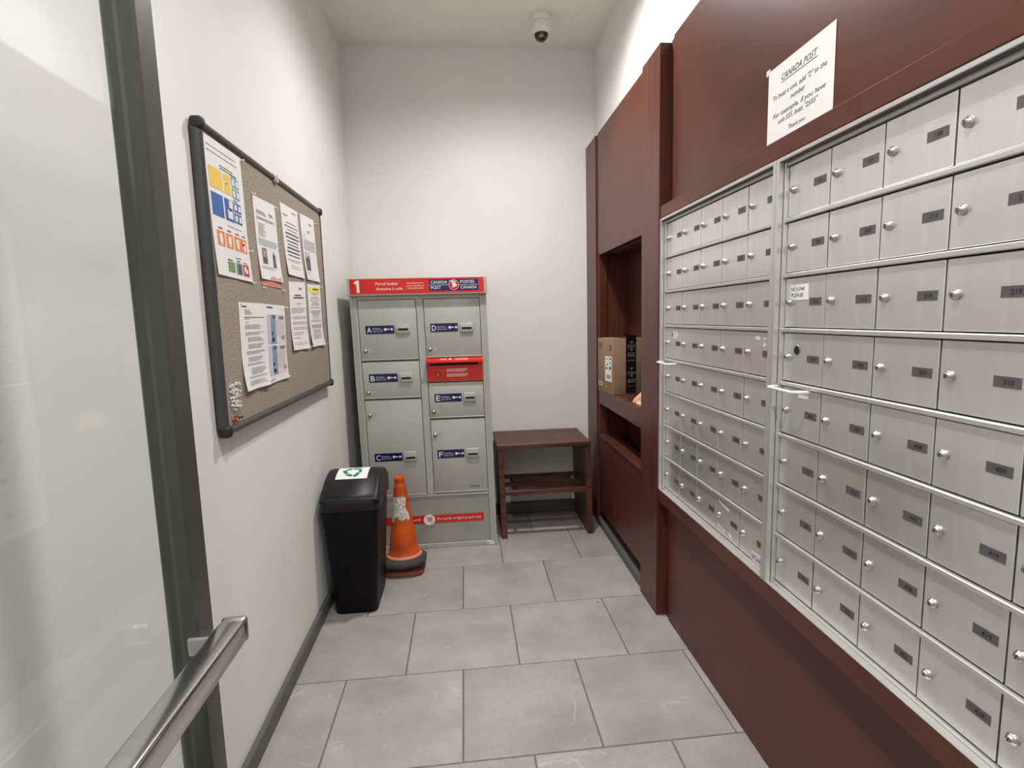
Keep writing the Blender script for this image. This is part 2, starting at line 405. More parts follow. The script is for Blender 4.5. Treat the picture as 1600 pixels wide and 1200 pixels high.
def bank(y0, nums, label):
    """y0: the far outer edge of the flange; the bank runs toward smaller y"""
    y1 = y0 - 0.866
    r = empty('mailbox_bank', (.92, (y0 + y1) / 2, .611), label=label, category='mailbox bank', group='apartment mailbox banks in the right wall')
    fl = .014
    def frame(b):
        z0, z1 = .6115, 1.801
        b.box(.8525, .866, y0, y0 - fl, z0, z1, 'alu_frame', .001)
        b.box(.8525, .866, y1 + fl, y1, z0, z1, 'alu_frame', .001)
        b.box(.8525, .866, y0 - fl, y1 + fl, z1 - .010, z1, 'alu_frame', .001)
        b.box(.8525, .866, y0 - fl, y1 + fl, z0, z0 + .004, 'alu_frame', .001)
        # the reveal behind the flange
        b.box(.866, .905, y0, y0 - .010, z0, z1, 'alu_frame')
        b.box(.866, .905, y1 + .010, y1, z0, z1, 'alu_frame')
        b.box(.8565, .905, y0 - .0145, y1 + .0145, z1 - .0105, z1 - .006, 'reveal_shade')  # underside of the top reveal, its shade painted as a dark strip
        b.box(.866, .905, y0 - .010, y1 + .010, z0, z0 + .003, 'alu_frame')
        b.box(.8865, .905, y0 - .010, y1 + .010, z0 + .003, z1 - .008, 'dark')
    fr = part(r, 'frame', frame)
    ya = y0 - .018
    part(r, 'stile', lambda b: b.box(.868, .89, ya, ya + .008, .6150, 1.7925, 'alu_frame', .0015), fr)
    part(r, 'stile', lambda b: b.box(.872, .89, ya - 5 * COLP - .018, ya - 5 * COLP, .6150, 1.7925, 'alu_frame', .0015), fr)
    for k in range(9):
        z = ZT - k * ROWP
        part(r, 'divider', (lambda z: lambda b: b.box(.872, .892, ya, ya - 5 * COLP, z - .0055 if k < 8 else z, z + .0055, 'alu_frame', .0018))(z), fr)
    global door_me
    L = r.location
    for k in range(8):
        for c in range(5):
            yl = ya - c * COLP; yr = yl - COLP; zt = ZT - k * ROWP - .0085; zb = ZT - (k + 1) * ROWP + .0085
            if door_me is None:
                b = MB(); b.box(0, .006, -COLP + .0018, -.0018, -(zt - zb), 0, 'alu', .001)
                o = b.build('door'); door_me = o.data; bpy.data.objects.remove(o)
            d = bpy.data.objects.new('door', door_me); C.objects.link(d); d.parent = r
            d.location = (XD - L.x + random.uniform(-.0006, .0006), yl - L.y, zt - L.z)
            lk = bpy.data.objects.new('lock', lock_me); C.objects.link(lk); lk.parent = d
            lk.location = (0, -.025, -(zt - zb) / 2 + .001); lk.rotation_euler.x = random.uniform(-.5, .5)
            b = MB(); zc = -(zt - zb) / 2 + .001
            b.box(-.0010, 0.0005, -.151, -.105, zc - .0095, zc + .0095, 'plate', .0003)
            b.text(nums[k][c], .0085, (-.0013, -.131, zc - .0043), (0, -1, 0), (0, 0, 1), 'ink', 'CENTER', bold=.008)
            pl = b.build('number_plate', d)
    return r, ya
bk1, ya1 = bank(2.306, NUM1, 'whole aluminium mailbox bank next to the mahogany pillar, five doors across')
bk2, ya2 = bank(1.438, NUM2, 'second aluminium mailbox bank nearer the viewer, cut by the right edge')

def stuck(root, name, k, c, fn, ya, **props):
    yl = ya - c * COLP; zt = ZT - k * ROWP - .0085
    return part(root, name, lambda b: fn(b, yl, zt), **props)
def cendrex(b, yl, zt):
    b.box(XD - .0012, XD, yl - .078, yl - .158, zt - .131, zt - .100, 'plan_mauve')
    b.text('Cendrex', .0150, (XD - .0016, yl - .096, zt - .1225), (0, -1, 0), (0, 0, 1), 'inkblue', width=.058, bold=.003)
    b.lathe([(.0062, 0), (.0062, .0004)], 'inkblue', 16, '-x', (XD - .0012, yl - .087, zt - .116))
    b.lathe([(.0040, 0), (.0040, .0004)], 'plan_mauve', 16, '-x', (XD - .0016, yl - .087, zt - .116))
    b.lathe([(.0022, 0), (.0022, .0004)], 'inkblue', 12, '-x', (XD - .0020, yl - .087, zt - .116))
stuck(bk1, 'sticker', 7, 4, cendrex, ya1, label='pale blue maker sticker')
def reddot(b, yl, zt): b.lathe([(.0085, 0), (.0085, .0005)], 'postred', 18, '-x', (XD, yl - .118, zt - .092))
stuck(bk1, 'red_dot_sticker', 5, 1, reddot, ya1, label='round red sticker')
def hole(b, yl, zt):
    b.lathe([(.0085, 0), (.0085, .0008)], 'dark', 18, '-x', (XD, yl - .072, zt - .028))
    b.box(XD - .0010, XD, yl - .076, yl - .120, zt - .014, zt - .040, 'paper')
    for q in range(3): b.box(XD - .0013, XD - .0009, yl - .082, yl - .112, zt - .020 - q * .006, zt - .0215 - q * .006, 'inkgrey')
stuck(bk1, 'name_sticker', 3, 0, hole, ya1, label='small white sticker beside a round hole')
def junk(b, yl, zt):
    b.box(XD - .0010, XD, yl - .022, yl - .100, zt - .018, zt - .058, 'paper')
    b.text('NO JUNK', .0095, (XD - .0014, yl - .028, zt - .034), (0, -1, 0), (0, 0, 1), 'ink', width=.058, bold=.004)
    b.text('PLEASE', .0095, (XD - .0014, yl - .030, zt - .050), (0, -1, 0), (0, 0, 1), 'ink', width=.050, bold=.004)
stuck(bk2, 'sticker', 2, 0, junk, ya2, label='white sticker printed in black capitals')
def hole2(b, yl, zt):
    b.lathe([(.012, 0), (.012, .0008)], 'dark', 20, '-x', (XD, yl - .062, zt - .044))
    b.lathe([(.0135, 0), (.0125, .001), (.0120, .0014)], 'chrome', 20, '-x', (XD, yl - .062, zt - .044), cap1=False)
stuck(bk2, 'round_hole', 3, 0, hole2, ya2)
def wsheen(pts):
    def f(b, yl, zt):
        for (ay, az, w, h, rz) in pts:
            b.poly([(XD - .0009, yl - ay, zt - az), (XD - .0009, yl - ay - w, zt - az - rz), (XD - .0009, yl - ay - w, zt - az - rz - h), (XD - .0009, yl - ay, zt - az - h)], 'sheen')
    return f
stuck(bk1, 'tape_scrap', 3, 4, wsheen([(.062, .012, .03, .010, .002), (.11, .016, .012, .006, .0), (.108, .036, .014, .009, -.006)]), ya1)
stuck(bk1, 'tape_scrap', 7, 3, wsheen([(.02, .010, .075, .010, .012), (.02, .098, .05, .006, .010), (.095, .10, .02, .012, .008)]), ya1)
def handle(root, ya):
    z = 1.190
    def f(b):
        b.tube([(.882, ya + .006, z), (.852, ya + .004, z), (.838, ya - .004, z), (.838, ya - .11, z - .001), (.850, ya - .122, z), (.882, ya - .124, z)], .0042, 'white', 8)
    part(root, 'pull_handle', f, label='white bent wire pull handle')
handle(bk1, ya1); handle(bk2, ya2)
stuck(bk2, 'paper_scrap', 4, 0, lambda b, yl, zt: b.box(XD - .001, XD, yl - .075, yl - .118, zt - .003, zt - .022, 'paper'), ya2)

# ------------------------------------------------------------------ parcel locker (racked very slightly to the left)
SH = 0.0145
LY = 3.21                       # face of the frame
lx = lambda p: (p[0] - SH * p[2], p[1], p[2])
lk = empty('parcel_locker', (-.23, 3.42, 0), label='tall grey metal parcel locker with red header sign against the back wall', category='parcel locker')
LP = lambda n, fn, parent=None, **k: part(lk, n, fn, parent, lx, **k)
X0, X1, LH = -.626, .160, 1.640
def body(b):
    b.box(X0, X1, LY + .012, 3.69, 0.004, 1.5425, 'locker', .003)
    # front frame members
    b.box(X0 - .0005, -.586, LY - .004, LY + .013, 0.0, 1.5427, 'locker', .002)
    b.box(.121, X1 + .0005, LY - .004, LY + .013, 0.0, 1.5427, 'locker', .002)
    b.box(-.251, -.209, LY - .0045, LY + .0125, .3452, 1.5218, 'locker', .002)
    b.box(-.5858, .1208, LY - .0035, LY + .0128, 1.522, 1.5428, 'locker', .002)
    b.box(-.5858, .1208, LY - .0035, LY + .0128, .328, .345, 'locker', .002)
    b.box(-.5858, .1208, LY - .0035, LY + .0128, 0.001, .030, 'locker', .002)
    # bright raised edge beads
    for x in (-.611, -.599, .133, .146):
        b.box(x - .002, x + .002, LY - .0075, LY - .003, .03, 1.54, 'locker', .001)
    for x in (-.246, -.214):
        b.box(x - .0018, x + .0018, LY - .0065, LY - .003, .345, 1.522, 'locker', .0008)
LP('body', body)
def header(b):
    b.box(X0 - .004, X1 + .006, LY - .032, 3.69, 1.543, 1.643, 'locker', .004)
hd = LP('header', header)
HY = LY - .0335
U, V = (1, 0, 0), (0, 0, 1)
def sign(b):
    b.box(-.614, .149, HY, HY + .002, 1.553, 1.638, 'red')
    b.add([(-.590 + px, HY - .0006, 1.561 + pz) for px, pz in [(.014, 0), (.029, 0), (.029, .069), (.017, .069), (.0, .058), (.004, .046), (.014, .052)]], [(0, 1, 2, 3, 6), (3, 4, 5, 6)], 'white')
    b.text('Parcel locker', .0165, (-.468, HY - .0006, 1.602), U, V, 'white', width=.126, bold=.003)
    b.text('Armoire à colis', .0165, (-.467, HY - .0006, 1.573), U, V, 'white', width=.151, bold=.003)
    b.text('canadapost.ca', .0085, (-.294, HY - .0006, 1.607), U, V, 'white', width=.096)
    b.text('postescanada.ca', .0085, (-.294, HY - .0006, 1.592), U, V, 'white', width=.096)
    b.text('1 866 607-6301', .0085, (-.294, HY - .0006, 1.577), U, V, 'white', width=.093)
sg = LP('sign_panel', sign, hd, label='bright red sign panel with white lettering')
def logo(b):
    y = HY - .001
    b.box(-.167, .118, y, y + .001, 1.564, 1.629, 'navy')
    b.box(-.167, .118, y - .0004, y, 1.5955, 1.5972, 'white')
    b.text('CANADA', .0165, (-.156, y - .0006, 1.6045), U, V, 'white', width=.094, bold=.004)
    b.text('POST', .0165, (-.156, y - .0006, 1.5735), U, V, 'white', width=.057, bold=.004)
    b.text('POSTES', .0165, (.013, y - .0006, 1.6045), U, V, 'white', width=.081, bold=.004)
    b.text('CANADA', .0165, (.013, y - .0006, 1.5735), U, V, 'white', width=.094, bold=.004)
    c = (-.025, y, 1.5965)
    b.lathe([(.0295, 0), (.0295, .0010)], 'white', 32, 'y', c)
    b.lathe([(.0275, 0), (.0275, .0014)], 'logored', 32, 'y', c)
    # white wing
    yy = y - .0018
    b.poly([(c[0] - .030, yy, c[2] + .0225), (c[0] - .006, yy, c[2] + .0235), (c[0] + .010, yy, c[2] + .020), (c[0] + .013, yy, c[2] + .012), (c[0] - .012, yy, c[2] + .016)], 'white')
    b.poly([(c[0] - .014, yy, c[2] + .009), (c[0] + .004, yy, c[2] + .012), (c[0] + .020, yy, c[2] - .002), (c[0] + .004, yy, c[2] - .013), (c[0] - .012, yy, c[2] - .016), (c[0] - .004, yy, c[2] - .004)], 'white')
LP('logo_badge', logo, hd, label='navy badge with red disc emblem and white lettering')

def locker_door(x0, x1, z0, z1, letter, lab, slot, lck):
    d = LP('door', lambda b: b.box(x0 + .0025, x1 - .0025, LY - .002, LY + .012, z0 + .003, z1 - .003, 'locker', .003, 2).box(x0, x1, LY + .010, LY + .0125, z0, z1, 'dark').box(x0 + .002, x1 - .002, LY - .0065, LY - .001, z0 + .001, z0 + .006, 'locker', .001))
    f = LY - .002
    def label(b):
        a0, a1, c0, c1 = lab
        b.box(a0, a1, f - .0012, f, c0, c1, 'navy')
        y = f - .0016
        b.text(letter, .032, (a0 + .009, y, c0 + .008), U, V, 'white', width=.024, bold=.008)
        b.text('Key Return', .0072, (a0 + .040, y, c0 + .028), U, V, 'white', width=.048)
        b.box(a0 + .040, a0 + .100, y, y + .0003, c0 + .0235, c0 + .0243, 'white')
        b.text('Retour de clé', .0072, (a0 + .040, y, c0 + .012), U, V, 'white', width=.056)
        ring = [(a0 + .113 + .008 * math.cos(t * PI / 6), y, c0 + .0255 + .008 * math.sin(t * PI / 6)) for t in range(12)]
        b.poly(ring, 'white'); 
        b.poly([(a0 + .119, y - .0001, c0 + .023), (a0 + .137, y - .0001, c0 + .023), (a0 + .137, y - .0001, c0 + .0285), (a0 + .119, y - .0001, c0 + .0285)], 'white')
        b.poly([(a0 + .1095 + .002 * math.cos(t * PI / 3), y - .0002, c0 + .0255 + .002 * math.sin(t * PI / 3)) for t in range(6)], 'navy')
        b.poly([(a0 + .143, y, c0 + .0215), (a0 + .149, y, c0 + .0215), (a0 + .149, y, c0 + .0165), (a0 + .159, y, c0 + .0255), (a0 + .149, y, c0 + .0345), (a0 + .149, y, c0 + .0295), (a0 + .143, y, c0 + .0295)], 'white')
    LP('label', label, d, label='navy key-return label lettered %s' % letter)
    def ks(b):
        s0, s1, c0, c1 = slot
        b.box(s0, s1, f - .011, f, c0, c1, 'locker', .0025, 2)
        b.box(s0 + .011, s1 - .010, f - .0125, f - .010, c0 + .017, c0 + .029, 'dark')
        b.box(s0 + .009, s1 - .008, f - .0135, f - .010, c0 + .029, c0 + .032, 'locker', .0008)
    LP('key_slot', ks, d)
    def lok(b):
        b.lathe([(.0125, 0), (.0125, .005), (.0105, .008), (.006, .0085), (.006, .0100), (.003, .0102)], 'chrome', 18, 'y', (lck[0], f, lck[1]))
        b.box(lck[0] - .0008, lck[0] + .0008, f - .0108, f - .0095, lck[1] - .004, lck[1] + .004, 'dark')
    LP('lock', lok, d)
    def tag(b):
        b.box(lck[0] + .016, lck[0] + .040, f - .0006, f, lck[1] - .008, lck[1] + .012, 'tagplate')
        for q in range(3): b.box(lck[0] + .019, lck[0] + .037, f - .0010, f - .0005, lck[1] - .0055 + q * .006, lck[1] - .0045 + q * .006, 'inkgrey')
    LP('instruction_sticker', tag, d)
LD = [(-.586, -.251, 1.170, 1.522, 'A', (-.549, -.384, 1.324, 1.372), (-.371, -.294, 1.324, 1.375), (-.559, 1.225)),
      (-.586, -.251, .943, 1.164, 'B', (-.548, -.383, 1.040, 1.090), (-.371, -.295, 1.038, 1.091), (-.558, .979)),
      (-.586, -.251, .345, .937, 'C', (-.549, -.385, .562, .611), (-.374, -.299, .557, .617), (-.560, .844)),
      (-.209, .121, 1.176, 1.522, 'D', (-.175, -.014, 1.326, 1.376), (-.002, .076, 1.322, 1.375), (-.184, 1.224)),
      (-.209, .121, .812, 1.028, 'E', (-.174, -.013, .909, .958), (-.001, .074, .908, .961), (-.184, .850)),
      (-.209, .121, .350, .806, 'F', (-.176, -.015, .565, .616), (-.004, .075, .563, .621), (-.183, .709))]
for a in LD: locker_door(*a)
def wordmark(b):
    y = LY - .0026
    b.text('Canad', .0145, (.010, y, .376), U, V, 'ink', width=.046)
    b.text('a', .0145, (.0575, y, .376), U, V, 'ink', width=.009)
    b.box(.0675, .0705, y, y + .0003, .381, .391, 'logored'); b.box(.0775, .0805, y, y + .0003, .381, .391, 'logored'); b.box(.0705, .0775, y, y + .0003, .381, .391, 'white')
    b.poly([(.0722, y - .0002, .384), (.0758, y - .0002, .384), (.0762, y - .0002, .3875), (.074, y - .0002, .3900), (.0718, y - .0002, .3875)], 'logored')
LP('wordmark', wordmark, label='small black serif wordmark with a flag')
# red outgoing mail box
def redbox(b):
    b.box(-.207, .122, LY - .012, LY + .010, 1.036, 1.150, 'red', .002)
rb = LP('mail_drop', redbox, label='red outgoing mail drop box')
def lip(b):
    y = LY - .012
    vs = [(-.209, y + .012, 1.175), (.124, y + .012, 1.175), (.124, y - .030, 1.156), (-.209, y - .030, 1.156), (-.209, y - .030, 1.146), (.124, y - .030, 1.146), (.124, y + .012, 1.150), (-.209, y + .012, 1.150)]
    b.add(vs, [(3, 2, 1, 0), (3, 4, 5, 2), (4, 7, 6, 5), (0, 7, 4, 3), (2, 5, 6, 1)], 'red')
lp = LP('hood', lip, rb)
def liptxt(b):
    y = LY - .012; n = Vector((0, -.019, .042)).normalized(); vdir = Vector((0, .042, .019)).normalized()
    o = Vector((-.128, y - .030, 1.156)) + vdir * .014 + n * .0006
    b.text('MAIL', .016, o, U, vdir, 'white', width=.042)
    b.text('COURRIER', .016, o + Vector((.088, 0, 0)), U, vdir, 'white', width=.075)
    q = o + Vector((.058, 0, 0)) + vdir * .008
    b.poly([tuple(q + Vector((.008 * math.cos(t * PI / 4), 0, 0)) + vdir * (.008 * math.sin(t * PI / 4))) for t in range(8)], 'white')
LP('hood_lettering', liptxt, rb)
def slit(b):
    b.box(-.190, .095, LY - .0135, LY - .011, 1.128, 1.143, 'dark')
    b.box(-.207, .122, LY - .0150, LY - .011, 1.112, 1.116, 'red', .0008)
LP('slot', slit, rb)
def rprint(b):
    y = LY - .0128
    random.seed(3)
    for q, z in enumerate((1.104, 1.097, 1.090, 1.075, 1.068, 1.061)):
        x = -.093
        while x < .028 - (.02 if q % 3 == 2 else 0):
            wd = random.uniform(.006, .016); b.poly([(x, y, z), (x + wd, y, z), (x + wd, y, z + .0034), (x, y, z + .0034)], 'white'); x += wd + .0028
LP('small_print', rprint, rb)
LP('lock', lambda b: b.lathe([(.011, 0), (.011, .003), (.008, .007), (.006, .009)], 'chrome', 16, 'y', (-.142, LY - .012, 1.075)).box(-.1428, -.1412, LY - .0218, LY - .0208, 1.070, 1.080, 'dark'), rb)
# kick panel
kp = LP('kick_panel', lambda b: b.box(-.585, .120, LY + .002, LY + .013, .032, .327, 'lockerkick', .002).box(-.586, .121, LY + .010, LY + .0128, .029, .329, 'dark'))
def strip(b):
    f = LY + .0005
    # a parallel band
    b.box(-.585, .085, f, f + .0015, .160, .210, 'red')
    b.text('world', .0165, (-.362 + .003, f - .0005, .178), U, V, 'white', width=.056)
    b.text("Du monde en ligne jusqu'à vous", .0165, (-.200, f - .0005, .178), U, V, 'white', width=.268)
    b.lathe([(.0345, 0), (.0345, .0012)], 'white', 32, 'y', (-.249, f, .182))
    y = f - .0016; cx, cz = -.249, .185
    def bar(x0, z0, x1, z1, t=.0016):
        d = Vector((x1 - x0, 0, z1 - z0)).normalized(); n = Vector((-d.z, 0, d.x)) * t
        b.poly([(cx + x0 + n.x, y, cz + z0 + n.z), (cx + x0 - n.x, y, cz + z0 - n.z), (cx + x1 - n.x, y, cz + z1 - n.z), (cx + x1 + n.x, y, cz + z1 + n.z)], 'logored')
    bar(-.022, .013, -.013, .013); bar(-.013, .013, -.006, -.009); bar(-.010, .011, .018, .011); bar(.018, .011, .014, -.003); bar(-.008, -.003, .014, -.003); bar(-.006, -.009, .015, -.009)
    bar(-.009, .004, .016, .004, .001); bar(0, .011, 0, -.003, .001); bar(.008, .011, .007, -.003, .001)
    for wx in (-.003, .012): b.poly([(cx + wx + .0035 * math.cos(t * PI / 4), y, cz - .015 + .0035 * math.sin(t * PI / 4)) for t in range(8)], 'logored')
    px, pz = cx + .012, cz - .008
    pts = [(0, 0), (0, -.030), (.007, -.024), (.012, -.034), (.017, -.032), (.0125, -.022), (.021, -.021)]
    b.add([(px + a, y - .0004, pz + c) for a, c in pts], [(0, 1, 2), (0, 2, 5), (2, 3, 4, 5), (0, 5, 6)], 'white')
    for (a, c), (d, e) in zip(pts, pts[1:] + pts[:1]):
        dv = Vector((d - a, 0, e - c)).normalized(); n = Vector((-dv.z, 0, dv.x)) * .0008
        b.poly([(px + a + n.x, y - .0008, pz + c + n.z), (px + a - n.x, y - .0008, pz + c - n.z), (px + d - n.x, y - .0008, pz + e - n.z), (px + d + n.x, y - .0008, pz + e + n.z)], 'ink')
LP('slogan_strip', strip, kp, label='red slogan strip with a white shopping cart disc')
def stick(b):
    b.box(.098, .140, LY - .0055, LY - .004, .004, .027, 'paper'); b.box(.104, .114, LY - .006, LY - .0054, .010, .020, 'inkgrey'); b.box(.126, .129, LY - .006, LY - .0054, .008, .022, 'inkgrey')
LP('serial_sticker', stick, label='small white serial sticker')

# ------------------------------------------------------------------ walnut bench
bx = lambda p: (p[0] - .025 * p[2], p[1], p[2])
bn = empty('bench', (.49, 3.49, 0), label='small dark walnut bench with a slatted lower shelf', category='bench')
BP = lambda n, *a, parent=None, bev=.002: part(bn, n, lambda b: b.box(*a, 'bench', bev), parent, bx)
BP('top', .192, .788, 3.275, 3.700, .583, .612)
BP('side_panel', .196, .232, 3.280, 3.695, 0, .583)
BP('side_panel', .752, .788, 3.280, 3.695, 0, .583)
sh = BP('shelf_rail', .232, .752, 3.280, 3.312, .284, .312)
BP('shelf_rail', .232, .752, 3.445, 3.485, .286, .308)
BP('shelf_rail', .232, .752, 3.630, 3.665, .286, .308)
BP('cross_bar', .290, .312, 3.30, 3.66, .272, .288)
BP('cross_bar', .690, .712, 3.30, 3.66, .272, .288)
BP('slat', .312, .690, 3.355, 3.430, .288, .304)
BP('slat', .312, .690, 3.505, 3.600, .288, .304)

# ------------------------------------------------------------------ recycling bin
rbn = empty('recycling_bin', (-.56, 2.65, 0), label='black plastic swing-top recycling bin in front of the orange cone', category='bin')
def binbody(b):
    b.loft([rrect(-.565, 2.655, .185, .285, .02, .0), rrect(-.565, 2.655, .200, .300, .03, .006), rrect(-.562, 2.650, .232, .336, .032, .30), rrect(-.559, 2.645, .256, .358, .034, .535)], 'binblack')
part(rbn, 'body', binbody)
def rim(b):
    b.loft([rrect(-.559, 2.645, .262, .366, .036, .525), rrect(-.559, 2.645, .272, .376, .038, .528), rrect(-.559, 2.645, .274, .378, .038, .568), rrect(-.559, 2.645, .266, .370, .036, .578)], 'bingrey')
part(rbn, 'rim', rim)
def arch(t):          # 0 front .. 1 back
    y = 2.460 + .37 * t
    z = .574 + .095 * (math.sin(min(1, (t + .04) / .62) * PI / 2) if t < .58 else math.cos((t - .58) / .42 * 1.25) )
    return y, z
def hood(b):
    n = 20; prof = [arch(i / n) for i in range(n + 1)]
    xs = [(-.692, .010), (-.688, .002), (-.682, 0), (-.436, 0), (-.430, .002), (-.426, .010)]
    rings = []
    for x, dz in xs:
        rings.append([(x, y, z - dz) for y, z in prof] + [(x, prof[-1][0], .572), (x, prof[0][0], .572)])
    b.loft(rings, 'bingrey')
hdn = part(rbn, 'lid', hood)
def flap(b):
    n = 14; rings = []
    for x, dz in ((-.672, -.001), (-.669, .004), (-.447, .004), (-.444, -.001)):
        top = [arch(.03 + .60 * i / n) for i in range(n + 1)]
        rings.append([(x, y, z + dz) for y, z in top] + [(x, y, z - .004) for y, z in reversed(top)])
    b.loft(rings, 'bingrey')
part(rbn, 'swing_flap', flap, hdn)
def bsticker(b):
    n = 8; t0, t1 = .30, .62
    def pt(u, t, h):
        y, z = arch(t); return (-.640 + .150 * u, y, z + .0046 + h)
    for i in range(n):
        ta, tb = t0 + (t1 - t0) * i / n, t0 + (t1 - t0) * (i + 1) / n
        b.poly([pt(0, ta, 0), pt(1, ta, 0), pt(1, tb, 0), pt(0, tb, 0)], 'paper')
    # three chasing arrows
    def q(px, py): return pt(.5 + px / .150, t0 + (t1 - t0) * .5 + py / .37, .0012)
    for k in range(3):
        a = math.radians(90 + 120 * k); ca, sa = math.cos(a), math.sin(a)
        def rp(x, y):
            return q((x * ca - y * sa) * 1.02, (x * sa + y * ca) * 1.02)
        b.add([rp(*p) for p in [(.022, -.030), (.040, -.022), (.040, .004), (.024, .004)]], [(0, 1, 2, 3)], 'green')
        b.add([rp(*p) for p in [(.022, .010), (.042, .010), (.026, .034), (.010, .036)]], [(0, 1, 2, 3)], 'green')
        b.add([rp(*p) for p in [(.006, .028), (.016, .050), (-.010, .044)]], [(0, 1, 2)], 'green')
part(rbn, 'sticker', bsticker, hdn, label='white sticker with green recycling arrows')

# ------------------------------------------------------------------ traffic cones
def cone(root, z0, base_m, body_m, full):
    cx, cy = -.378, 2.94
    def base(b):
        s = .245
        b.loft([rrect(cx, cy, s - .03, s - .03, .07, z0 + .0), rrect(cx, cy, s, s, .075, z0 + .012), rrect(cx, cy, s - .004, s - .004, .075, z0 + .030), rrect(cx, cy, s - .05, s - .05, .075, z0 + .045)], base_m)
    part(root, 'base', base)
c2 = empty('traffic_cone', (-.378, 2.94, 0), label='faded red rubber base of a second cone under the orange one', category='traffic cone', group='stacked traffic cones')
def lowbase(b):
    cx, cy = -.380, 2.955
    b.loft([rrect(cx, cy, .215, .215, .05, 0), rrect(cx, cy, .222, .222, .05, .006), rrect(cx, cy, .218, .218, .05, .018), rrect(cx, cy, .17, .17, .05, .034)], 'redrubber')
part(c2, 'base', lowbase)
part(c2, 'cone_body', lambda b: b.lathe([(.082, .033), (.070, .10), (.060, .16)], 'redrubber', 24, 'z', (-.380, 2.955, 0)))
c1 = empty('traffic_cone', (-.385, 2.94, .034), label='scuffed orange traffic cone with torn silver sleeve and black rubber base', category='traffic cone', group='stacked traffic cones')
tilt = Matrix.Rotation(math.radians(-1.5), 4, 'Y') @ Matrix.Rotation(math.radians(-4), 4, 'X')
CB = Vector((-.378, 2.945, .040))
cxf = lambda p: tuple(tilt @ Vector(p) + CB)
def cbase(b):
    b.loft([rrect(0, 0, .20, .20, .08, .0), rrect(0, 0, .240, .240, .085, .010), rrect(0, 0, .244, .244, .085, .026), rrect(0, 0, .225, .225, .085, .040), rrect(0, 0, .17, .17, .08, .052)], 'rubber')
part(c1, 'base', cbase, None, cxf)
CP = [(.098, .050), (.096, .056), (.086, .066), (.080, .090), (.033, .438), (.0335, .442), (.0275, .452), (.0262, .470), (.0285, .476), (.0285, .492), (.0240, .495), (.0200, .486)]
part(c1, 'cone_body', lambda b: b.lathe(CP, 'orange', 40, 'z', cap0=False), None, cxf)
part(c1, 'foot_ring', lambda b: b.lathe([(.100, .048), (.101, .053), (.097, .058), (.090, .062)], 'pinkpaper', 40, 'z', cap0=False, cap1=False), None, cxf, label='pale worn foot of the cone')
def sleeve(b):
    random.seed(11)
    rr = lambda z: .080 - (.047 / .348) * (z - .090) + .0012
    a0, n = math.radians(120), 30
    for i in range(n):
        aa = a0 + (math.radians(306) - a0) * i / n; ab = a0 + (math.radians(306) - a0) * (i + 1) / n
        zs = [.262 + .016 * math.sin(i * .7) * (1 if i < 22 else .3), .30, .34, .385 + .004 * math.sin(i * 1.7)]
        for z0, z1 in zip(zs, zs[1:]):
            b.poly([(rr(z0) * math.cos(aa), rr(z0) * math.sin(aa), z0), (rr(z0) * math.cos(ab), rr(z0) * math.sin(ab), z0), (rr(z1) * math.cos(ab), rr(z1) * math.sin(ab), z1), (rr(z1) * math.cos(aa), rr(z1) * math.sin(aa), z1)], 'silver')
    # torn right edge
    e = [(.255, 12), (.275, 15), (.295, 9), (.318, -3), (.335, -6), (.352, 1), (.370, 6), (.385, 4)]
    for (z0, d0), (z1, d1) in zip(e, e[1:]):
        A = math.radians(306); B0 = math.radians(306 + d0 + 4); B1 = math.radians(306 + d1 + 4)
        b.poly([(rr(z0) * math.cos(A), rr(z0) * math.sin(A), z0), (rr(z0) * math.cos(B0), rr(z0) * math.sin(B0), z0), (rr(z1) * math.cos(B1), rr(z1) * math.sin(B1), z1), (rr(z1) * math.cos(A), rr(z1) * math.sin(A), z1)], 'silver')
part(c1, 'reflective_sleeve', sleeve, None, cxf, label='torn silver reflective sleeve')

# ------------------------------------------------------------------ cork board on the left wall
BY0, BY1, BZ0, BZ1 = 1.597, 2.860, 1.076, 1.961
BXF = -0.6985          # cork face
bb = empty('bulletin_board', (XL, 2.23, BZ0), label='large cork bulletin board in a charcoal plastic frame on the left wall', category='bulletin board')
part(bb, 'cork_panel', lambda b: b.box(XL + .001, BXF, BY0 + .008, BY1 - .006, BZ0 + .008, BZ1 - .008, 'cork'))
def rail(y0, z0, y1, z1, w0, w1):
    # rounded moulding: half ellipse profile
    def f(b):
        horiz = abs(y1 - y0) > abs(z1 - z0); n = 10; rings = []
        for (y, z) in ((y0, z0), (y1, z1)):
            ring = []
            for k in range(n + 1):
                a = PI * k / n; o = -w0 / 2 * math.cos(a); x = XL + .012 + w1 * math.sin(a)
                ring.append((x, y, z + o) if horiz else (x, y + o, z))
            ring += [(XL + .002, y, z + w0 / 2) if horiz else (XL + .002, y + w0 / 2, z), (XL + .002, y, z - w0 / 2) if horiz else (XL + .002, y - w0 / 2, z)]
            rings.append(ring)
        b.loft(rings, 'boardframe')
    return f
part(bb, 'frame_rail', rail(BY0 + .02, BZ1 - .013, BY1 - .012, BZ1 - .013, .028, .022))
part(bb, 'frame_rail', rail(BY0 + .02, BZ0 + .014, BY1 - .012, BZ0 + .014, .030, .024))
part(bb, 'frame_rail', rail(BY0 + .013, BZ0 + .02, BY0 + .013, BZ1 - .02, .026, .020))
part(bb, 'frame_rail', rail(BY1 - .008, BZ0 + .02, BY1 - .008, BZ1 - .02, .014, .016))
for y, z in ((BY0 + .014, BZ0 + .014), (BY1 - .010, BZ0 + .014), (BY0 + .014, BZ1 - .014), (BY1 - .010, BZ1 - .014)):
    part(bb, 'corner_cap', (lambda y, z: lambda b: b.box(XL + .002, XL + .038, y - .016, y + .016, z - .018, z + .018, 'ink', .011, 3))(y, z))
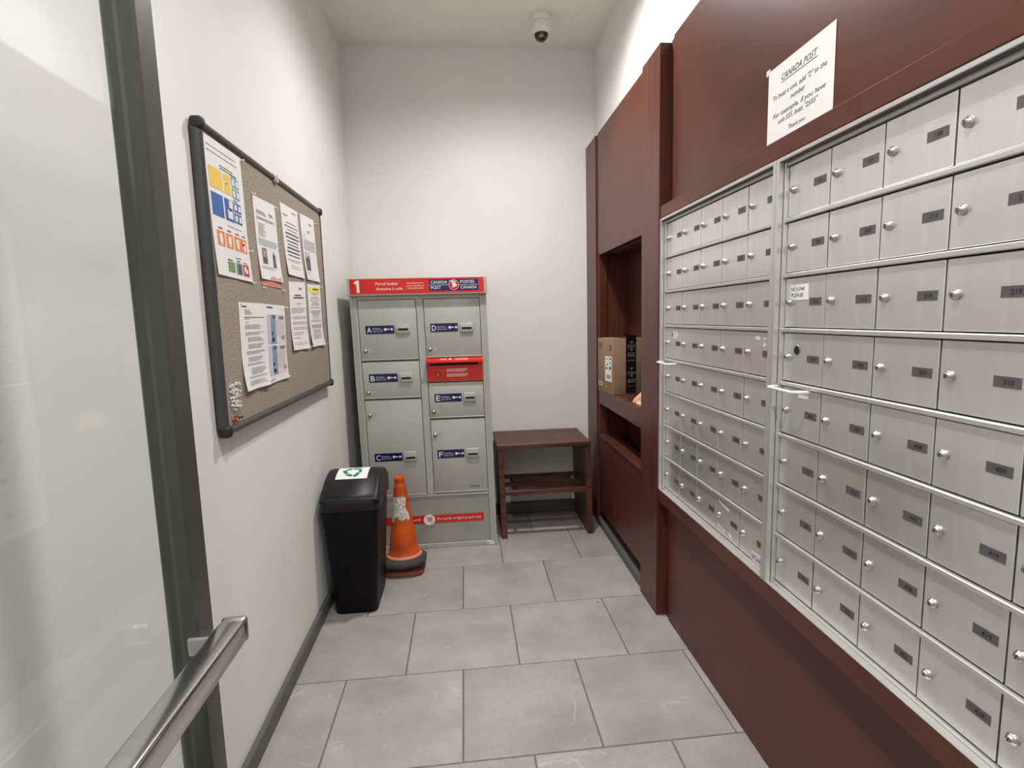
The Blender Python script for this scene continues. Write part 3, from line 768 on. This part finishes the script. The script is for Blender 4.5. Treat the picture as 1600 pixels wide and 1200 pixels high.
part(bb, 'clip', lambda b: b.box(XL + .020, XL + .037, 2.183, 2.217, BZ1 - .028, BZ1 + .002, 'alu_frame', .004, 2), label='small silver clip on the top frame')

# ------------------------------------------------------------------ notices pinned to the board
def notice(corners, label, draw, curl=.006, name='notice', group='notices on the cork board', lift=.0012, mt='paper'):
    """corners: TL TR BR BL as (y, z) on the board"""
    TL, TR, BR, BL = corners
    cy = sum(c[0] for c in corners) / 4; zb = min(c[1] for c in corners)
    r = empty(name, (BXF, cy, zb), label=label, category='notice', group=group)
    def at(s, t, h=0.0):
        y = (TL[0] * (1 - s) + TR[0] * s) * (1 - t) + (BL[0] * (1 - s) + BR[0] * s) * t
        z = (TL[1] * (1 - s) + TR[1] * s) * (1 - t) + (BL[1] * (1 - s) + BR[1] * s) * t
        x = BXF + lift + curl * max(0, t - .55) ** 2 * 5 * (0.4 + .6 * abs(2 * s - 1)) + .0014 * math.sin(PI * s) * math.sin(PI * t) + h
        return (x, y, z)
    def sheet(b):
        n, m = 6, 10
        vs = [at(i / n, j / m) for j in range(m + 1) for i in range(n + 1)]
        fs = [(j * (n + 1) + i, (j + 1) * (n + 1) + i, (j + 1) * (n + 1) + i + 1, j * (n + 1) + i + 1) for j in range(m) for i in range(n)]
        b.add(vs, fs, mt, True)
        vs2 = [(x - .0004, y, z) for x, y, z in vs]
        b.add(vs2, [tuple(reversed(f)) for f in fs], mt, True)
    sp = part(r, 'sheet', sheet)
    mb = MB()
    def rect(s0, t0, s1, t1, mt, h=.0006):
        n = max(1, int((t1 - t0) / .1) + 1); k = max(1, int((s1 - s0) / .2) + 1)
        for j in range(n):
            for i in range(k):
                a, c = t0 + (t1 - t0) * j / n, t0 + (t1 - t0) * (j + 1) / n
                e, g = s0 + (s1 - s0) * i / k, s0 + (s1 - s0) * (i + 1) / k
                mb.poly([at(e, a, h), at(e, c, h), at(g, c, h), at(g, a, h)], mt)
    def lines(s0, s1, t0, t1, n, mt='inkgrey', th=.0045, rag=.25, center=False, seed=1):
        rng = random.Random(seed)
        for i in range(n):
            t = t0 + (t1 - t0) * (i / max(1, n - 1))
            e = s1 - (s1 - s0) * rag * rng.random(); s = s0
            if center: d = (s1 - e) / 2; s, e = s0 + d, s1 - d
            while s < e:
                wd = rng.uniform(.03, .09); rect(s, t, min(s + wd, e), t + th, mt); s += wd + .012
    draw(rect, lines)
    if mb.f: rel(r, mb); mb.build('print', sp, kind='stuff')
    return r

def d_logo(rect, s, t):
    rect(s, t, s + .02, t + .05, 'inkblue'); rect(s + .03, t + .02, s + .16, t + .032, 'inkblue'); rect(s + .03, t + .040, s + .20, t + .048, 'inkgrey')
# poster
def poster(rect, lines):
    lines(.05, .9, .06, .10, 2, 'inkgrey', .006, seed=4)
    lines(.35, .80, .165, .185, 2, 'ink', .007, .3, seed=5)
    rect(.42, .21, .60, .36, 'yellow'); rect(.05, .21, .38, .36, 'yellow'); rect(.47, .275, .50, .288, 'ink', .0009); rect(.43, .265, .455, .28, 'white', .0009)
    for i in range(2):
        for j in range(2): 
            rect(.635 + .115 * i, .205 + .085 * j, .740 + .115 * i, .280 + .085 * j, 'postlight'); rect(.655 + .115 * i, .220 + .085 * j, .720 + .115 * i, .266 + .085 * j, 'white', .0009)
    rect(.635, .192, .82, .198, 'inkgrey')
    rect(.38, .395, .62, .56, 'postblue'); rect(.50, .40, .60, .46, 'white', .0009); rect(.45, .475, .585, .54, 'white', .0009); rect(.49, .462, .55, .482, 'ink', .0012)
    rect(.05, .395, .34, .56, 'postblue')
    for i in range(2):
        for j in range(2): 
            rect(.64 + .115 * i, .395 + .085 * j, .745 + .115 * i, .470 + .085 * j, 'postblue'); rect(.66 + .115 * i, .410 + .085 * j, .725 + .115 * i, .455 + .085 * j, 'white', .0009)
    rect(.64, .380, .76, .386, 'ink')
    lines(.40, .85, .60, .60, 1, 'inkgrey', .005, .1, seed=6)
    for i, s in enumerate((.10, .33, .56, .76)):
        rect(s, .665, s + (.19 if i < 3 else .17), .775, 'postorange'); rect(s + .05, .685, s + .13, .745, 'white', .0009); rect(s + .04, .640, s + .15, .648, 'ink')
        rect(s + .07, .735, s + .12, .765, 'white', .0009)
    rect(.80, .700, .86, .718, 'ink', .0012)
    rect(.55, .832, .70, .840, 'inkgrey')
    for i in range(3):
        for j in range(3): rect(.30 + .068 * i, .878 + .028 * j, .362 + .068 * i, .902 + .028 * j, 'postgreen')
    rect(.30, .862, .44, .870, 'ink')
    rect(.54, .872, .715, .965, 'postgrey'); rect(.595, .890, .665, .958, 'postslate', .0009); rect(.62, .878, .64, .892, 'postslate', .0009); rect(.57, .855, .66, .863, 'ink')
    rect(.74, .872, .91, .965, 'postred'); rect(.77, .888, .83, .925, 'white', .0009); rect(.80, .91, .87, .94, 'white', .0009); rect(.75, .856, .88, .862, 'postred')
# the lower left corners lie outside the photograph's crop; a full tabloid sheet
notice([(1.625, 1.930), (1.878, 1.931), (1.893, 1.538), (1.640, 1.545)], 'coloured sorting poster with yellow, blue, orange and green squares, at the left end', poster, .004)
def n2(rect, lines):
    d_logo(rect, .66, .135); lines(.10, .55, .155, .195, 4, 'inkgrey', .006, seed=2); lines(.08, .95, .235, .26, 3, 'inkgrey', .006, seed=3)
    lines(.12, .45, .31, .46, 10, 'inkgrey', .006, .5, seed=4); lines(.08, .95, .50, .57, 5, 'inkgrey', .006, .1, seed=5)
    rect(.18, .61, .38, .80, 'photo'); rect(.21, .63, .33, .72, 'skin', .0009); rect(.64, .66, .78, .83, 'photo'); rect(.69, .62, .73, .66, 'photo')
    lines(.10, .75, .835, .855, 2, 'inkgrey', .006, .3, seed=6)
    for q in range(6): rect(.42 + .09 * q, .965 - .012 * (q % 3), .47 + .09 * q, .995, 'pinkpaper')
notice([(1.959, 1.836), (2.178, 1.843), (2.197, 1.557), (1.973, 1.557)], 'white letter with two small dark photos, overlapping a salmon slip', n2)
def slip(rect, lines): pass
notice([(1.985, 1.56), (2.192, 1.56), (2.190, 1.533), (1.985, 1.535)], 'salmon pink slip showing under a white letter', slip, .002, lift=.0004, mt='pinkpaper')
def n3(rect, lines):
    lines(.08, .35, .14, .14, 1, 'ink', .012, 0); lines(.6, .9, .06, .075, 2, 'inkblue', .006, .2)
    for q, (t, m, th) in enumerate([(.235, 'inkgrey', .012), (.285, 'inkblue', .013), (.335, 'inkgrey', .012), (.385, 'ink', .020), (.440, 'ink', .020), (.495, 'ink', .017), (.545, 'inkblue', .016), (.590, 'ink', .022), (.645, 'ink', .022), (.700, 'inkblue', .016)]):
        lines(.10, .95, t, t, 1, m, th, .35, True, seed=q)
    lines(.08, .92, .765, .785, 2, 'inkgrey', .006, .1); lines(.25, .85, .85, .88, 2, 'inkgrey', .006, .4, True)
notice([(2.244, 1.871), (2.467, 1.875), (2.494, 1.594), (2.274, 1.595)], 'white notice with several bold centred text lines, top row between two letters', n3)
def n4(rect, lines):
    d_logo(rect, .60, .08); lines(.40, .62, .22, .25, 3, 'inkgrey', .007, .4); lines(.08, .25, .30, .33, 2, 'inkgrey', .006, .4)
    lines(.08, .95, .375, .53, 10, 'inkgrey', .006, .15, seed=9); rect(.10, .57, .42, .85, 'photo'); rect(.12, .575, .40, .66, 'plan_mauve', .0009); rect(.22, .62, .34, .72, 'photo', .0012)
    lines(.10, .35, .88, .91, 2, 'inkgrey', .006, .3); lines(.1, .7, .965, .965, 1, 'inkgrey', .004, .2)
notice([(2.502, 1.877), (2.725, 1.885), (2.749, 1.595), (2.536, 1.594)], 'white letter with one dark photo at its lower left, top right of the board', n4)
def n5(rect, lines):
    d_logo(rect, .58, .07); lines(.30, .70, .19, .19, 1, 'ink', .020, .3, True); lines(.22, .85, .225, .225, 1, 'ink', .020, .2, True); lines(.4, .65, .31, .325, 2, 'inkgrey', .006, .4)
    lines(.08, .95, .385, .45, 4, 'inkgrey', .007, .3, seed=3); lines(.08, .95, .51, .535, 2, 'inkgrey', .007, .3); lines(.08, .98, .59, .615, 2, 'inkgrey', .007, .4); lines(.08, .98, .67, .695, 2, 'inkgrey', .007, .1)
    lines(.08, .98, .745, .77, 2, 'inkgrey', .007, .4, seed=5); lines(.08, .50, .82, .82, 1, 'inkgrey', .007, .1); lines(.08, .95, .895, .92, 2, 'inkgrey', .005, .5)
notice([(2.281, 1.567), (2.511, 1.579), (2.491, 1.286), (2.263, 1.289)], 'plain white text letter hanging in the lower row left of the yellow-headed notice', n5, .008)
def n6(rect, lines):
    rect(.03, .045, .97, .115, 'highlight'); lines(.38, .80, .065, .065, 1, 'ink', .028, .0, True); lines(.2, .85, .135, .15, 2, 'inkgrey', .006, .2, True); rect(.38, .150, .66, .175, 'highlight')
    for q, (t, n) in enumerate([(.20, 2), (.255, 1), (.285, 3), (.37, 1), (.42, 2), (.46, 3), (.535, 1), (.57, 2), (.65, 3), (.73, 3), (.80, 4)]):
        lines(.08, .95, t, t + .022 * (n - 1), n, 'ink' if q in (3, 8) else 'inkgrey', .008, .5, True, seed=q)
notice([(2.542, 1.573), (2.764, 1.582), (2.755, 1.289), (2.537, 1.289)], 'white notice with a yellow highlighted heading, lower right of the board', n6, .010)
def n7(rect, lines):
    rect(.10, .040, .28, .055, 'inkblue'); rect(.06, .022, .10, .03, 'ink'); lines(.20, .45, .085, .13, 4, 'inkgrey', .006, .4); lines(.18, .98, .165, .165, 1, 'ink', .009, .05); lines(.18, .40, .185, .225, 2, 'inkgrey', .006, .5)
    for q, (t, n, s) in enumerate([(.255, 4, .18), (.34, 3, .18), (.40, 4, .25), (.48, 4, .25), (.56, 3, .18), (.63, 4, .22), (.70, 2, .18), (.755, 6, .30), (.85, 2, .18), (.90, 4, .18)]):
        lines(s, .98, t, t + .014 * (n - 1), n, 'inkgrey', .0055, .35, seed=q)
notice([(1.769, 1.470), (1.986, 1.471), (1.963, 1.187), (1.755, 1.188)], 'densely typed white letter beside the floor plan sheet', n7, .012)
def n8(rect, lines):
    rect(.10, .030, .38, .048, 'inkblue'); rect(.80, .045, .95, .06, 'plan_mauve')
    for t in (.13, .53):
        rect(.10, t, .96, t + .375, 'plan_pink'); rect(.10, t, .24, t + .375, 'plan_mauve', .0009); rect(.25, t, .48, t + .375, 'plan_blue', .0009); rect(.46, t, .60, t + .26, 'plan_mauve', .0012)
        for q in range(4): rect(.64 + .075 * q, t + .07, .648 + .075 * q, t + .30, 'photo', .0012)
        rect(.28, t + .30, .38, t + .345, 'ink', .0015); rect(.34, t + .01, .46, t + .05, 'photo', .0015); rect(.64, t + .015, .90, t + .055, 'postgrey', .0015); rect(.76, t + .28, .92, t + .33, 'postlight', .0015); rect(.28, t + .22, .34, t + .26, 'ink', .0015)
    for q in range(4): rect(.08 + .06 * q, .962 - .006 * q, .10 + .06 * q, .985 - .006 * q, 'ink')
notice([(1.987, 1.470), (2.207, 1.468), (2.181, 1.188), (1.963, 1.187)], 'sheet with two blue and mauve floor plans, right of a typed letter', n8, .006)

# pushpins
def pin_mesh(m):
    b = MB(); b.lathe([(.0042, .0), (.0042, .0015), (.0022, .003), (.0022, .008), (.0038, .0095), (.0038, .011)], m, 8, 'x'); o = b.build('pushpin'); me = o.data; bpy.data.objects.remove(o); return me
pm = pin_mesh('clear'); prm = pin_mesh('redpin'); pbm = pin_mesh('ink')
def pin(y, z, me, label, group):
    o = bpy.data.objects.new('pushpin', me); C.objects.link(o); o.location = (BXF + .001, y, z); o.rotation_euler = (0, random.uniform(-.3, .3), random.uniform(-.3, .3))
    o['label'] = label; o['category'] = 'pushpin'; o['group'] = group
random.seed(5)
spots = []
while len(spots) < 22:
    q = (random.uniform(1.655, 1.705), random.uniform(1.142, 1.228))
    if all((q[0] - s[0]) ** 2 + (q[1] - s[1]) ** 2 > .0096 ** 2 for s in spots): spots.append(q)
for y, z in spots: pin(y, z, pm, 'clear spare pushpin in the cluster at the board’s lower left corner', 'spare clear pushpins on the cork')
for y, z, what in [(1.884, 1.926, 'top right corner of the coloured sorting poster'), (1.900, 1.640, 'right edge of the coloured sorting poster, halfway down'), (1.905, 1.536, 'bottom right corner of the coloured sorting poster'),
                   (2.185, 1.838, 'top right corner of the letter with two photos'), (1.96, 1.838, 'top left corner of the letter with two photos'), (2.735, 1.868, 'top right corner of the letter with one photo'),
                   (2.215, 1.462, 'top right corner of the floor plan sheet'), (2.192, 1.192, 'bottom right corner of the floor plan sheet'), (1.995, 1.528, 'lower left end of the salmon slip'), (2.205, 1.528, 'lower right end of the salmon slip'),
                   (2.472, 1.866, 'top right corner of the notice with bold centred lines'), (2.772, 1.572, 'top right corner of the yellow-headed notice'), (2.515, 1.292, 'bottom left corner of the yellow-headed notice'), (2.762, 1.292, 'bottom right corner of the yellow-headed notice')]:
    pin(y, z, pm, 'clear pushpin at the ' + what, 'clear pushpins holding notices')
for y, z in [(1.652, 1.118), (1.668, 1.124), (1.662, 1.110)]: pin(y, z, prm, 'red pushpin at the very bottom left of the cork', 'red pushpins')
pin(1.700, 1.117, pbm, 'single black pushpin beside the red ones', 'black pushpin')

# ------------------------------------------------------------------ buzzer notice on the upper wood panel
bnr = empty('buzzer_notice', (.888, 1.41, 1.86), label='white sheet with black slanted lettering taped to the wood panel above the mailboxes', category='notice')
NX = .8875
part(bnr, 'sheet', lambda b: b.box(NX, NX + .0008, 1.270, 1.549, 1.862, 2.068, 'paper'))
def bt(b):
    u, v, y = (0, -1, 0), (0, 0, 1), 1.549
    x = NX - .0006
    b.text('CANADA POST', .016, (x, 1.410, 2.022), u, v, 'ink', 'CENTER', width=.150, shear=.3)
    b.box(x, x + .0003, 1.486, 1.334, 2.0165, 2.018, 'ink')
    b.text('To buzz a unit, add "2" to the', .0125, (x, 1.410, 1.981), u, v, 'ink', 'CENTER', width=.226, shear=.25)
    b.text('number', .0125, (x, 1.410, 1.959), u, v, 'ink', 'CENTER', width=.062, shear=.25)
    b.text('For example, if you have', .0125, (x, 1.410, 1.932), u, v, 'ink', 'CENTER', width=.222, shear=.25)
    b.text('unit 555, buzz "2555"', .0125, (x, 1.410, 1.912), u, v, 'ink', 'CENTER', width=.168, shear=.25)
    b.text('Thank you', .0105, (x, 1.410, 1.883), u, v, 'ink', 'CENTER', width=.072, shear=.25)
part(bnr, 'lettering', bt)
for y, z in ((1.549, 2.068), (1.549, 1.862)):
    part(bnr, 'tape', (lambda y, z: lambda b: b.box(NX - .0006, NX + .001, y - .006, y + .012, z - .008, z + .008, 'sheen'))(y, z))

# ------------------------------------------------------------------ parcel box and paper in the niche
cb = empty('cardboard_box', (.95, 3.17, .931), label='brown cardboard parcel with a black tape band on the niche shelf', category='box')
yaw = math.radians(10)
BC = Vector((.862, 3.074, .9315))
ux, uy = Vector((math.cos(yaw), math.sin(yaw), 0)), Vector((-math.sin(yaw), math.cos(yaw), 0))
bxf = lambda p: tuple(BC + ux * p[0] + uy * p[1] + Vector((0, 0, p[2])))
BW, BD, BH = .185, .215, .327
KP = lambda n, fn, parent=None, **k: part(cb, n, fn, parent, bxf, **k)
bxx = KP('carton', lambda b: b.box(0, BW, 0, BD, 0, BH, 'card', .003, 2))
KP('flap', lambda b: b.box(.002, BW - .002, .001, BD / 2 - .001, BH, BH + .003, 'card', .001), bxx)
KP('flap', lambda b: b.box(.002, BW - .002, BD / 2 + .001, BD - .001, BH, BH + .003, 'card', .001), bxx)
def tp(b):
    b.box(.082, .148, -.0010, .0004, .004, BH + .002, 'tape')
    b.box(.082, .148, -.0010, BD, BH + .003, BH + .004, 'tape')
    b.poly([(.082, .0, BH + .004), (.148, .0, BH + .004), (.146, -.006, BH + .016), (.105, -.003, BH + .022), (.074, .004, BH + .034)], 'tape')
    y = -.0016
    for q, z in enumerate((.306, .262, .152, .108)):
        cx = .118
        b.poly([(cx + .0085 * math.cos(t * PI / 6), y, z + .0065 * math.sin(t * PI / 6)) for t in range(12)], 'postgrey')
        b.poly([(cx + .003 * math.cos(t * PI / 3), y - .0003, z + .003 * math.sin(t * PI / 3)) for t in range(6)], 'tape')
    for z in (.288, .281, .274, .242, .235, .228, .222, .130, .124, .118, .086, .080, .074, .068):
        b.poly([(.092, y, z), (.142, y, z), (.142, y, z + .0025), (.092, y, z + .0025)], 'inkgrey')
    b.text('prime', .012, (.117, y, .196), (1, 0, 0), (0, 0, 1), 'postgrey', 'CENTER', width=.044)
    b.text('prime', .009, (.117, y, .044), (1, 0, 0), (0, 0, 1), 'inkgrey', 'CENTER', width=.044)
KP('tape', tp, bxx, label='glossy black packing tape with grey marks')
def shl(b):
    x = -.0010
    def r(y0, y1, z0, z1, m, h=0): b.poly([(x - h, y1, z0), (x - h, y0, z0), (x - h, y0, z1), (x - h, y1, z1)], m)
    r(.018, .108, .075, .225, 'paper')
    for q in range(9): r(.034 + .006 * q, .036 + .006 * q + .001 * (q % 3), .090, .115, 'ink', .0004)
    r(.030, .050, .145, .165, 'ink', .0004); r(.078, .098, .145, .158, 'ink', .0004); r(.028, .045, .205, .216, 'ink', .0004); r(.06, .10, .205, .209, 'inkgrey', .0004); r(.07, .085, .170, .180, 'ink', .0004); r(.03, .05, .18, .19, 'inkgrey', .0004)
KP('shipping_label', shl, bxx, label='white shipping label')
def bquad(y0, y1, z0, z1, m, h=.0010):
    return lambda b: b.poly([(-h, y1, z0), (-h, y0, z0), (-h, y0, z1), (-h, y1, z1)], m)
KP('tape_tab', bquad(.150, .212, .270, .305, 'cardtape'), bxx)
KP('green_sticker', lambda b: (bquad(.145, .205, .040, .065, 'sheen')(b), bquad(.150, .200, .044, .061, 'postgreen', .0014)(b)), bxx)
KP('hazard_diamond', lambda b: (b.poly([(-.001, .115, .045), (-.001, .095, .030), (-.001, .080, .045), (-.001, .095, .062)], 'postorange'), b.poly([(-.0013, .106, .045), (-.0013, .095, .037), (-.0013, .088, .045), (-.0013, .095, .054)], 'card')), bxx)
for z in (.262, .282): KP('handling_mark', (lambda z: lambda b: (bquad(.022, .032, z, z + .012, 'ink')(b), bquad(.036, .046, z, z + .012, 'ink')(b)))(z), bxx)


bg = empty('crumpled_paper', (.94, 2.76, .931), label='crumpled tan kraft paper beside the parcel, partly behind the pillar', category='paper')
def crump(b):
    bm = bmesh.new(); bmesh.ops.create_icosphere(bm, subdivisions=3, radius=1)
    rng = random.Random(2)
    ph = [(rng.uniform(2, 5), rng.uniform(2, 5), rng.uniform(2, 5), rng.uniform(0, 6)) for _ in range(6)]
    for v in bm.verts:
        n = sum(abs(math.sin(a * v.co.x + c * v.co.y + d * v.co.z + e)) for a, c, d, e in ph) / 6
        k = .72 + .45 * n; x, y, z = v.co * k
        h = max(0, z)
        fl = 1 - .55 * h
        v.co = Vector((.945 + x * .055 * fl, 2.765 + y * .105 * fl, .9315 + h * .062))
    b.bm(bm, 'bag')
part(bg, 'paper', crump)

# ------------------------------------------------------------------ dome camera on the ceiling
dc = empty('dome_camera', (.513, 3.342, ZC), label='white security dome camera with a smoked lens on the ceiling', category='camera')
DCC = (.513, 3.342, 0)
part(dc, 'base_ring', lambda b: b.lathe([(.055, ZC), (.056, ZC - .004), (.056, ZC - .040), (.0545, ZC - .042)], 'camwhite', 40, 'z', DCC))
part(dc, 'joint', lambda b: b.lathe([(.054, ZC - .0415), (.054, ZC - .044)], 'ink', 40, 'z', DCC))
part(dc, 'body', lambda b: b.lathe([(.0545, ZC - .0435), (.056, ZC - .046), (.056, ZC - .085), (.052, ZC - .100), (.043, ZC - .106), (.040, ZC - .104)], 'camwhite', 40, 'z', DCC))
def dome(b):
    b.lathe([(.0405 * math.cos(a), ZC - .100 - .046 * math.sin(a)) for a in [PI / 2 * i / 10 for i in range(10)]] + [(.001, ZC - .146)], 'camdome', 36, 'z', DCC)
dm = part(dc, 'dome', dome)
part(dc, 'lens', lambda b: b.lathe([(.010, 0), (.010, .004), (.007, .0055)], 'chrome', 20, 'y', (.508, 3.342 - .030, ZC - .124)), dm)

# ------------------------------------------------------------------ recessed downlights (overhead, out of the frame)
for i, (x, y, wt, wb) in enumerate(LIGHTS):
    r = empty('downlight', (x, y, ZC), label=('recessed ceiling downlight over the middle of the room', 'recessed ceiling downlight above the glass door', 'recessed ceiling downlight behind the viewer')[i], category='downlight', group='ceiling downlights')
    part(r, 'trim_ring', lambda b: b.lathe([(.085, ZC), (.085, ZC - .004), (.070, ZC - .007), (.066, ZC - .001)], 'camwhite', 32, 'z', (x, y, 0), cap0=False, cap1=False))
    part(r, 'lens', lambda b: b.lathe([(.068, ZC - .0005), (.068, ZC - .0020)], 'lamp', 32, 'z', (x, y, 0)))
    for wts, ang, bl in ((wt, 158, .45), (wb, 140, 1.0)):
        ld = bpy.data.lights.new('downlight_lamp', 'SPOT'); ld.energy = wts; ld.color = (1, .985, .955); ld.spot_size = math.radians(ang); ld.spot_blend = bl; ld.shadow_soft_size = .055
        lo = bpy.data.objects.new('downlight_lamp', ld); C.objects.link(lo); lo.parent = r; lo.location = (0, 0, -.012)

# ------------------------------------------------------------------ a scrap on the floor
sb = MB(); sb.loft([[(.607 + .007 * math.cos(t * PI / 3), 2.450 + .006 * math.sin(t * PI / 3), 0) for t in range(6)], [(.607 + .004 * math.cos(t * PI / 3), 2.450 + .003 * math.sin(t * PI / 3), .004) for t in range(6)]], 'inkgrey')
so = sb.build('floor_scrap', None, label='tiny dark scrap lying on the floor tile in front of the pillar', category='scrap')
